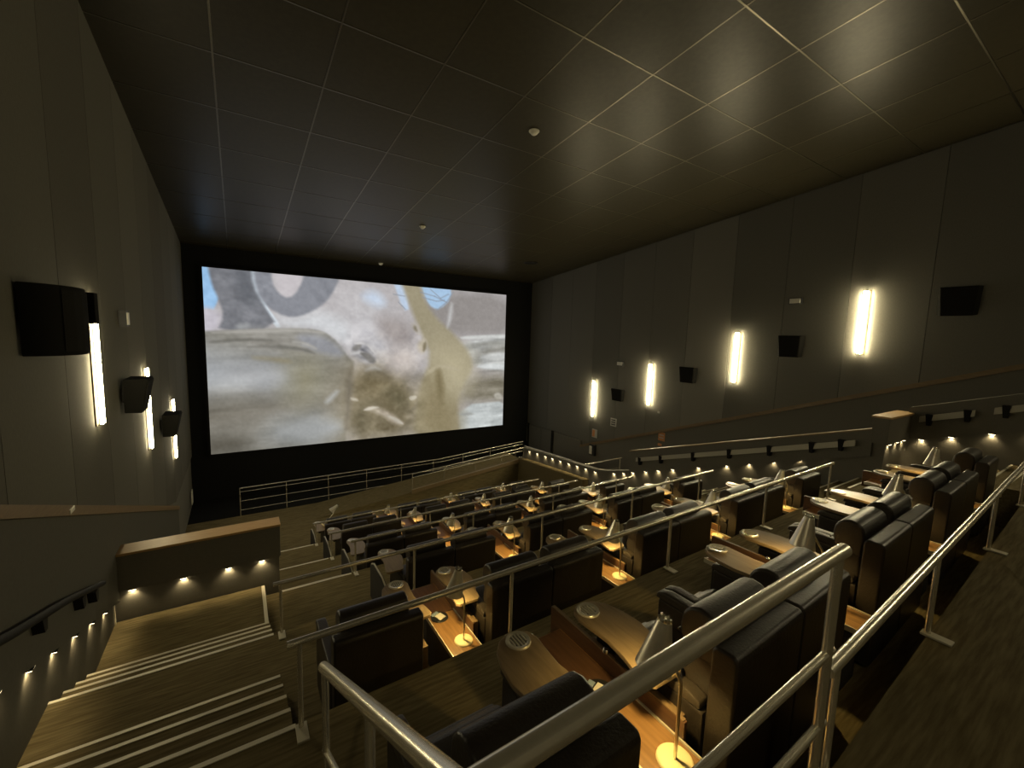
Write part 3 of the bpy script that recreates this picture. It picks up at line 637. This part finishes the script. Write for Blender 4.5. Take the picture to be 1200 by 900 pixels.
def make_console():
    r = empty('console')
    G().box(-.03, .24, .42, 1.48, 0, .50).obj('cabinet', 'seat_base', r, bevel=.008)
    d = G().box(-.05, .245, .36, 1.55, .515, .545).obj('deck', 'wood', r, bevel=.003)
    G().box(-.056, -.046, .36, 1.55, .512, .552).obj('edge_trim', 'plate', d)
    G().box(.236, .246, .36, 1.0, .512, .556).obj('edge_trim', 'plate', d)
    G().box(-.045, .235, .99, 1.54, .5455, .549).obj('deck_shade', 'divider_and_deck_shade', d)  # same board as the deck; its less lit front painted as a darker sheet
    v = G().box(.247, .275, .55, 1.66, .40, .65)   .obj('divider', 'divider_and_deck_shade', r, bevel=.006)
    G().box(.249, .273, .56, 1.65, .648, .655).obj('edge_trim', 'laminate_edge', v)
    G().lathe([(0, .022), (.012, .022), (.02, .016), (.024, 0)], 16, (.262, 1.12, .655)).obj('call_button', 'chrome', v, smooth=50)
    G().box(-.325, -.22, .55, 1.3, 0, .60).obj('side_pedestal', 'laminate_edge', r, bevel=.01)
    G().box(.29, .335, .6, 1.3, 0, .62).obj('side_pedestal', 'laminate_edge', r, bevel=.01)
    table(r, True); table(r, False)
    return r
con0 = make_console(); cused = [False]
def make_end_table():
    r = empty('end_table')
    p = G().prism_x([(.5, 0), (1.5, 0), (1.5, .55), (1.35, .62), (.9, .62), (.5, .5)], .10, .15).obj('side_panel', 'seat_base', r, bevel=.006)
    G().prism_x([(.5, .5), (.9, .62), (1.35, .62), (1.5, .55), (1.5, .57), (1.355, .634), (.895, .634), (.5, .512)], .116, .136).obj('edge_trim', 'plate', p)
    G().tube([(.38, .94, 0), (.38, .94, .785)], .022, 12).obj('table_post', 'steel_satin', r, smooth=60)
    table(r, False)
    return r
end0 = make_end_table(); eused = [False]

# --- table lamp
def make_lamp():
    r = empty('table_lamp')
    G().lathe([(0, .014), (.078, .014), (.088, .008), (.09, 0), (0, 0)], 28).obj('base', 'brass_disc', r, smooth=50)
    p = G().tube([(0, 0, .012), (0, 0, .30), (0, 0, .415), (-.001, .005, .43), (-.015, .07, .535), (-.022, .105, .59)], .009, 8).obj('stem', 'steel', r, smooth=60)
    R = Matrix.Rotation(math.radians(9), 3, 'Y') @ Matrix.Rotation(math.radians(4), 3, 'X')
    c = Vector((-.035, .135, .42))
    s = G()
    s.lathe([(.089, 0), (.092, .004), (.036, .25), (.031, .252), (.033, .246), (.086, .004), (.089, 0)], 32, c, R).obj('shade', 'shade_metal', r, smooth=40)
    sh_ = r.children[-1]
    k = G().lathe([(.031, .25), (.028, .268), (.020, .268), (.020, .252), (0, .252)], 20, c, R)
    for i in range(5):
        t = 2*math.pi*i/5; q = R @ Vector((.03*math.cos(t), .03*math.sin(t), .262)) + c
        k.lathe([(0, .012), (.006, .01), (.008, 0), (.006, -.008)], 8, q)
    k.obj('shade_collar', 'chrome', sh_, smooth=50)
    G().lathe([(0, .06), (.022, .05), (.03, .025), (.022, 0), (0, -.01)], 12, c + R @ Vector((0, 0, .06))).obj('bulb', 'bulb_glow', r, smooth=60)
    spot(r, c + R @ Vector((0, 0, .025)), LAMP_W, 160, (1, .70, .24), .025, (0, 0, -1), .15)
    return r
lamp0 = make_lamp(); lused = [False]

for k in range(6):
    wide = k < 2
    xs = ([CX[0]-.71] if wide else []) + [CX[j]+d for j in range(3) for d in (.72, 1.46)] + [CX[3]+.72]
    for n, x in enumerate(xs): seat_at(k, x, n, len(xs), None)
    for j in range(4):
        y = ysh(k, CX[j])
        rot = math.atan(.03) if (k == 0 and j > 0) else 0
        if j == 0 and not wide:
            o = thing_at(end0, eused, (CX[0], y, FZ[k])); tag(o, 'small cup holder table at the left end of the %s' % ROWN[k], 'table', 'row end tables')
            if k < 5: continue
            continue
        jj = j + 1 if wide else j
        o = thing_at(con0, cused, (CX[j], y, FZ[k]), rot)
        tag(o, 'wooden seat console in the %s, %s from the left aisle' % (ROWN[k], ORD[jj-1]), 'console', 'wooden consoles between recliners')
        dl = (0, .16, .12, .22)[j] if k == 0 else 0
        l = thing_at(lamp0, lused, (CX[j]+(.125 if dl == 0 else .085), y+.51+dl, FZ[k]+.546), [0, .1, -.12, .08, 0][(k+j) % 5] if not (k == 0 and j == 0) else 0)
        tag(l, 'silver cone lamp on a console in the %s, %s from the left aisle' % (ROWN[k], ORD[jj-1]), 'lamp', 'silver cone table lamps')
# skewed lamp at the left end of the front row
lf = copy_tree(lamp0); lf.location = (CX[0]+.40, EDGE[5]+.98, FZ[5]+.84); lf.rotation_euler = (.1, .75, .2)
tag(lf, 'crooked silver lamp leaning over the left end of the front row', 'lamp', 'silver cone table lamps')
for ch in list(lf.children):
    if ch.type == 'LIGHT': bpy.data.objects.remove(ch)

# --- order cards lying on two consoles
for k, dx, dy in ((0, .10, .92), (1, .06, .86)):
    r = empty('menu_card', (CX[0]+dx, EDGE[k]+dy+.08, FZ[k]+.55), .35)
    tag(r, 'white order card with a blue tag on the %s console nearest the left aisle' % ('nearest' if k == 0 else 'second row'), 'card')
    G().lathe([(0, .006), (.085, .006), (.09, 0), (0, 0)], 20).obj('holder', 'black_plastic', r, smooth=40)
    G().box(-.04, .04, -.05, .035, .007, .013).obj('card', 'card_white', r)
    G().box(-.055, .03, .045, .085, .007, .012).obj('tag', 'card_blue', r)

# --- rails
def rail(name, pts, posts, hgt, label, r=.024, bars=(), foot=True, m='steel_satin', floor=None, cat='handrail', prad=.016, fdir=(0, -1)):
    o = empty(name, pts[0]); tag(o, label, cat, 'steel handrails'); P0 = Vector(pts[0])
    P_ = [Vector(p)-P0 for p in pts]
    G().tube(P_, r, 14).obj('top_rail', m, o, smooth=60)
    for b_ in bars: G().tube([p-Vector((0, 0, b_)) for p in P_], r*.62, 10).obj('lower_bar', m, o, smooth=60)
    for p, zf in posts:
        p = Vector(p)-P0; zf = zf-P0.z
        po = G().tube([p, (p.x, p.y, zf)], prad, 10).obj('post', m, o, smooth=60)
        if foot:
            fx, fy = fdir
            G().box(p.x-.035, p.x+.035, p.y-.12, p.y+.03, zf+.001, zf+.016).obj('foot_plate', 'plate', po, bevel=.004)
    return o
XE = [None, (.2, 8.5), (.25, 8.9), (1.6, 9.05), (1.6, 9.2), (1.6, 9.4)]
for k in range(1, 6):
    x0, x1 = XE[k]; zt = [0, -1.985, -2.865, -3.74, -4.60, -5.32][k]
    yf = lambda x: ysh(k, x)-.05
    px = [x0+.07] + [c+.29 for c in CX if c+.29 < x1-.05 and c+.29 > x0+.5]
    if x1-px[-1] > 1.0: px.append(x1-.05)
    rail('row_rail', [(x0, yf(x0), zt), (x1, yf(x1), zt)], [((x, yf(x), zt), FZ[k-1]) for x in px], .6, 'steel rail on short posts behind the %s seats' % ROWN[k], .024)
# nearest guard rail with lower bars, and its low continuation to the right
zt = -.79
rail('guard_rail', [(.3, .585, zt), (1.97, .612, zt)], [((1.92, .611, zt), BACKZ), ((.34, .585, zt), BACKZ)], 1.06, 'tall thick steel guard rail nearest the viewer', .027, bars=(.42, .74), prad=.02)
rail('row_rail', [(1.95, .61, -1.30), (9.3, .845, -1.30)], [((x, .61+.032*(x-1.95), -1.30), BACKZ) for x in (2.05, 3.72, 5.85, 7.9, 9.2)], .55, 'low steel rail at the right, behind the nearest row seats', .024, fdir=(0, -1))
# stair rail at the left end of the nearest row
rail('stair_rail', [(.3, .6, -.79), (.3, 2.07, -1.625)], [((.3, 2.03, -1.60), FZ[0]), ((.3, 1.2, -1.13), FZ[0])], 1, 'sloping steel stair rail at the bottom left of the nearest row', .025, bars=(.45,))
# front guard rails
fz_ = lambda x: float(np.interp(x, [-.1, 7.5, 12.1], [-5.67, -5.62, -5.30]))
px = [-.09+1.47*i for i in range(9)]
rail('stage_rail', [(-.1, 17.48, fz_(-.1)), (7.5, 17.48, fz_(7.5)), (12.1, 17.48, fz_(12.1))], [((x, 17.48, fz_(x)), fz_(x)-1.04) for x in px], 1.03, 'long thin guard rail in front of the screen wall', .018, bars=(.14, .48, .81), foot=False, prad=.014)
gz_ = lambda x: float(np.interp(x, [5.7, 8.7, 11.1], [-5.58, -5.34, -5.13]))
rail('ramp_rail', [(5.7, 15.92, gz_(5.7)), (8.7, 15.92, gz_(8.7)), (11.1, 15.92, gz_(11.1))], [((x, 15.92, gz_(x)), rz(x)+.12) for x in (5.72, 7.1, 8.55, 9.9, 11.08)], .8, 'thin steel rail along the ramp edge below the screen', .02, bars=(.15,), foot=False, prad=.014)
rail('corridor_rail', [(11.15, 12.2, -4.98), (13.6, 12.2, -4.98)], [((11.2, 12.2, -4.98), -6.6), ((13.5, 12.2, -4.98), -6.6)], .6, 'short steel rail across the side corridor on the right', .022, bars=(.42,), foot=False)

# wall handrails
def wall_rail(pts, off, label, m, br, bx, group=None):
    o = empty('wall_handrail', pts[0]); tag(o, label, 'handrail', 'wall handrails'); P0 = Vector(pts[0])
    if m == 'grey_bar':
        q = [Vector(p)-P0 for p in pts]
        g = G()
        for u, v in zip(q[:-1], q[1:]):
            g.hexa([(u.x, u.y, u.z-.065), (u.x+.03, u.y, u.z-.065), (v.x+.03, v.y, v.z-.065), (v.x, v.y, v.z-.065), (u.x, u.y, u.z+.065), (u.x+.03, u.y, u.z+.065), (v.x+.03, v.y, v.z+.065), (v.x, v.y, v.z+.065)])
        g.obj('rail', m, o)
    else: G().tube([Vector(p)-P0 for p in pts], .032, 12).obj('rail', m, o, smooth=60)
    for p in br:
        p = Vector(p)-P0
        G().prism_x([(p.y-.06, p.z+.08 if m == 'grey_bar' else p.z-.03), (p.y+.06, p.z+.08 if m == 'grey_bar' else p.z-.03), (p.y+.03, p.z-.16), (p.y-.03, p.z-.16)], min(p.x-.015, p.x+bx), max(p.x-.015, p.x+bx)).obj('bracket', 'dark_metal', o)
hz = lambda y: float(np.interp(y, [3.5, 9.18], [-2.03, -3.93]))
wall_rail([(10.98, 3.45, hz(3.45)), (10.98, 9.25, hz(9.25))], 0, 'grey handrail on dark brackets along the right aisle parapet', 'grey_bar', [(10.98, y, hz(y)) for y in (3.7, 4.25, 5.15, 6.15, 7.2, 8.3, 9.1)], .1)
hu = lambda y: ulz(y)+.45
wall_rail([(12.29, 2.8, hu(2.8)), (12.29, 2.0, hu(2.0))], 0, 'short grey handrail on the dark wall right of the wall return', 'grey_bar', [(12.29, 2.65, hu(2.65)), (12.29, 2.1, hu(2.1))], .1)
wall_rail([(12.29, 1.75, hu(1.75)), (12.29, .7, hu(.7))], 0, 'grey handrail at the right edge beside the nearest row', 'grey_bar', [(12.29, 1.6, hu(1.6)), (12.29, .9, hu(.9))], .1)
hl = lambda y: float(np.interp(y, [4.331, 5.272, 6.443], [-2.243, -2.55, -3.02]))
wall_rail([(-1.42, 2.6, hl(4.331)+.62), (-1.42, 4.331, hl(4.331)), (-1.42, 5.4, hl(5.4)), (-1.42, 6.5, hl(6.443))], 0, 'dark handrail on brackets along the left aisle wall', 'dark_metal', [(-1.42, y, hl(y)) for y in (4.9, 5.9, 6.35)], -.09)

# --- step lights: small fixture under the projecting panels
def step_light(x, y, z, axis, label):
    r = empty('step_light', (x, y, z)); tag(r, label, 'step light', 'small step lights')
    d = {'-x': (-1, 0), '+x': (1, 0), '-y': (0, -1)}[axis]
    w_, l_ = .022, .05
    bx = (w_, l_) if d[0] else (l_, w_)
    G().box(-bx[0], bx[0], -bx[1], bx[1], -.018, -.001).obj('housing', 'dark_metal', r, bevel=.003)
    G().box(-bx[0]*.8, bx[0]*.8, -bx[1]*.85, bx[1]*.85, -.024, -.018).obj('lens', 'step_glow', r)
    spot(r, (0, 0, -.03), STEP_W, 120, (1, .78, .42), .015, (-.25*d[0], -.25*d[1], -1), .8)
for i, y in enumerate((3.2, 3.75, 4.3, 4.875, 5.414, 5.986, 6.56, 7.118)):
    step_light(-1.54, y, ly(y), '+x', 'small warm step light under the left aisle wall panel, %s from the landing' % ORD[7-i])
for i, x in enumerate((-1.37, -.79, -.23, .22)):
    step_light(x, 7.65, -3.72, '-y', 'small warm light under the landing wall panel, %s from the left' % ORD[i])
for i, y in enumerate((9.45, 8.93, 8.44, 7.92, 7.08, 6.26, 5.67, 5.08, 4.5, 3.95, 3.36)):
    step_light(11.11, y, plz(y)-.0, '-x', 'small warm light under the right parapet, %s from its lower end' % ORD[i])
for i, y in enumerate((15.5, 14.9, 14.3, 13.8, 13.28, 12.75, 12.23, 11.74, 11.23, 10.3, 9.85)):
    step_light(11.115, y, l2z(y), '-x', 'tiny light on the low corridor wall, %s from the ramp corner' % ORD[i])
for i, x in enumerate((11.3, 11.75, 12.15)):
    step_light(x, 2.97, -1.97, '-y', 'small warm light under the wall return, %s from the left' % ORD[i])
for i, y in enumerate((2.75, 2.3, 1.75, 1.2, .6)):
    step_light(12.42, y, ulz(y), '-x', 'small warm light on the dark right wall, %s from the wall return' % ORD[i])

# ------------------------------------------------------------------ lift the whole place so the front floor lies at height zero
for o in list(COL.objects):
    if o.parent is None and o is not cam: o.location.z += ZO
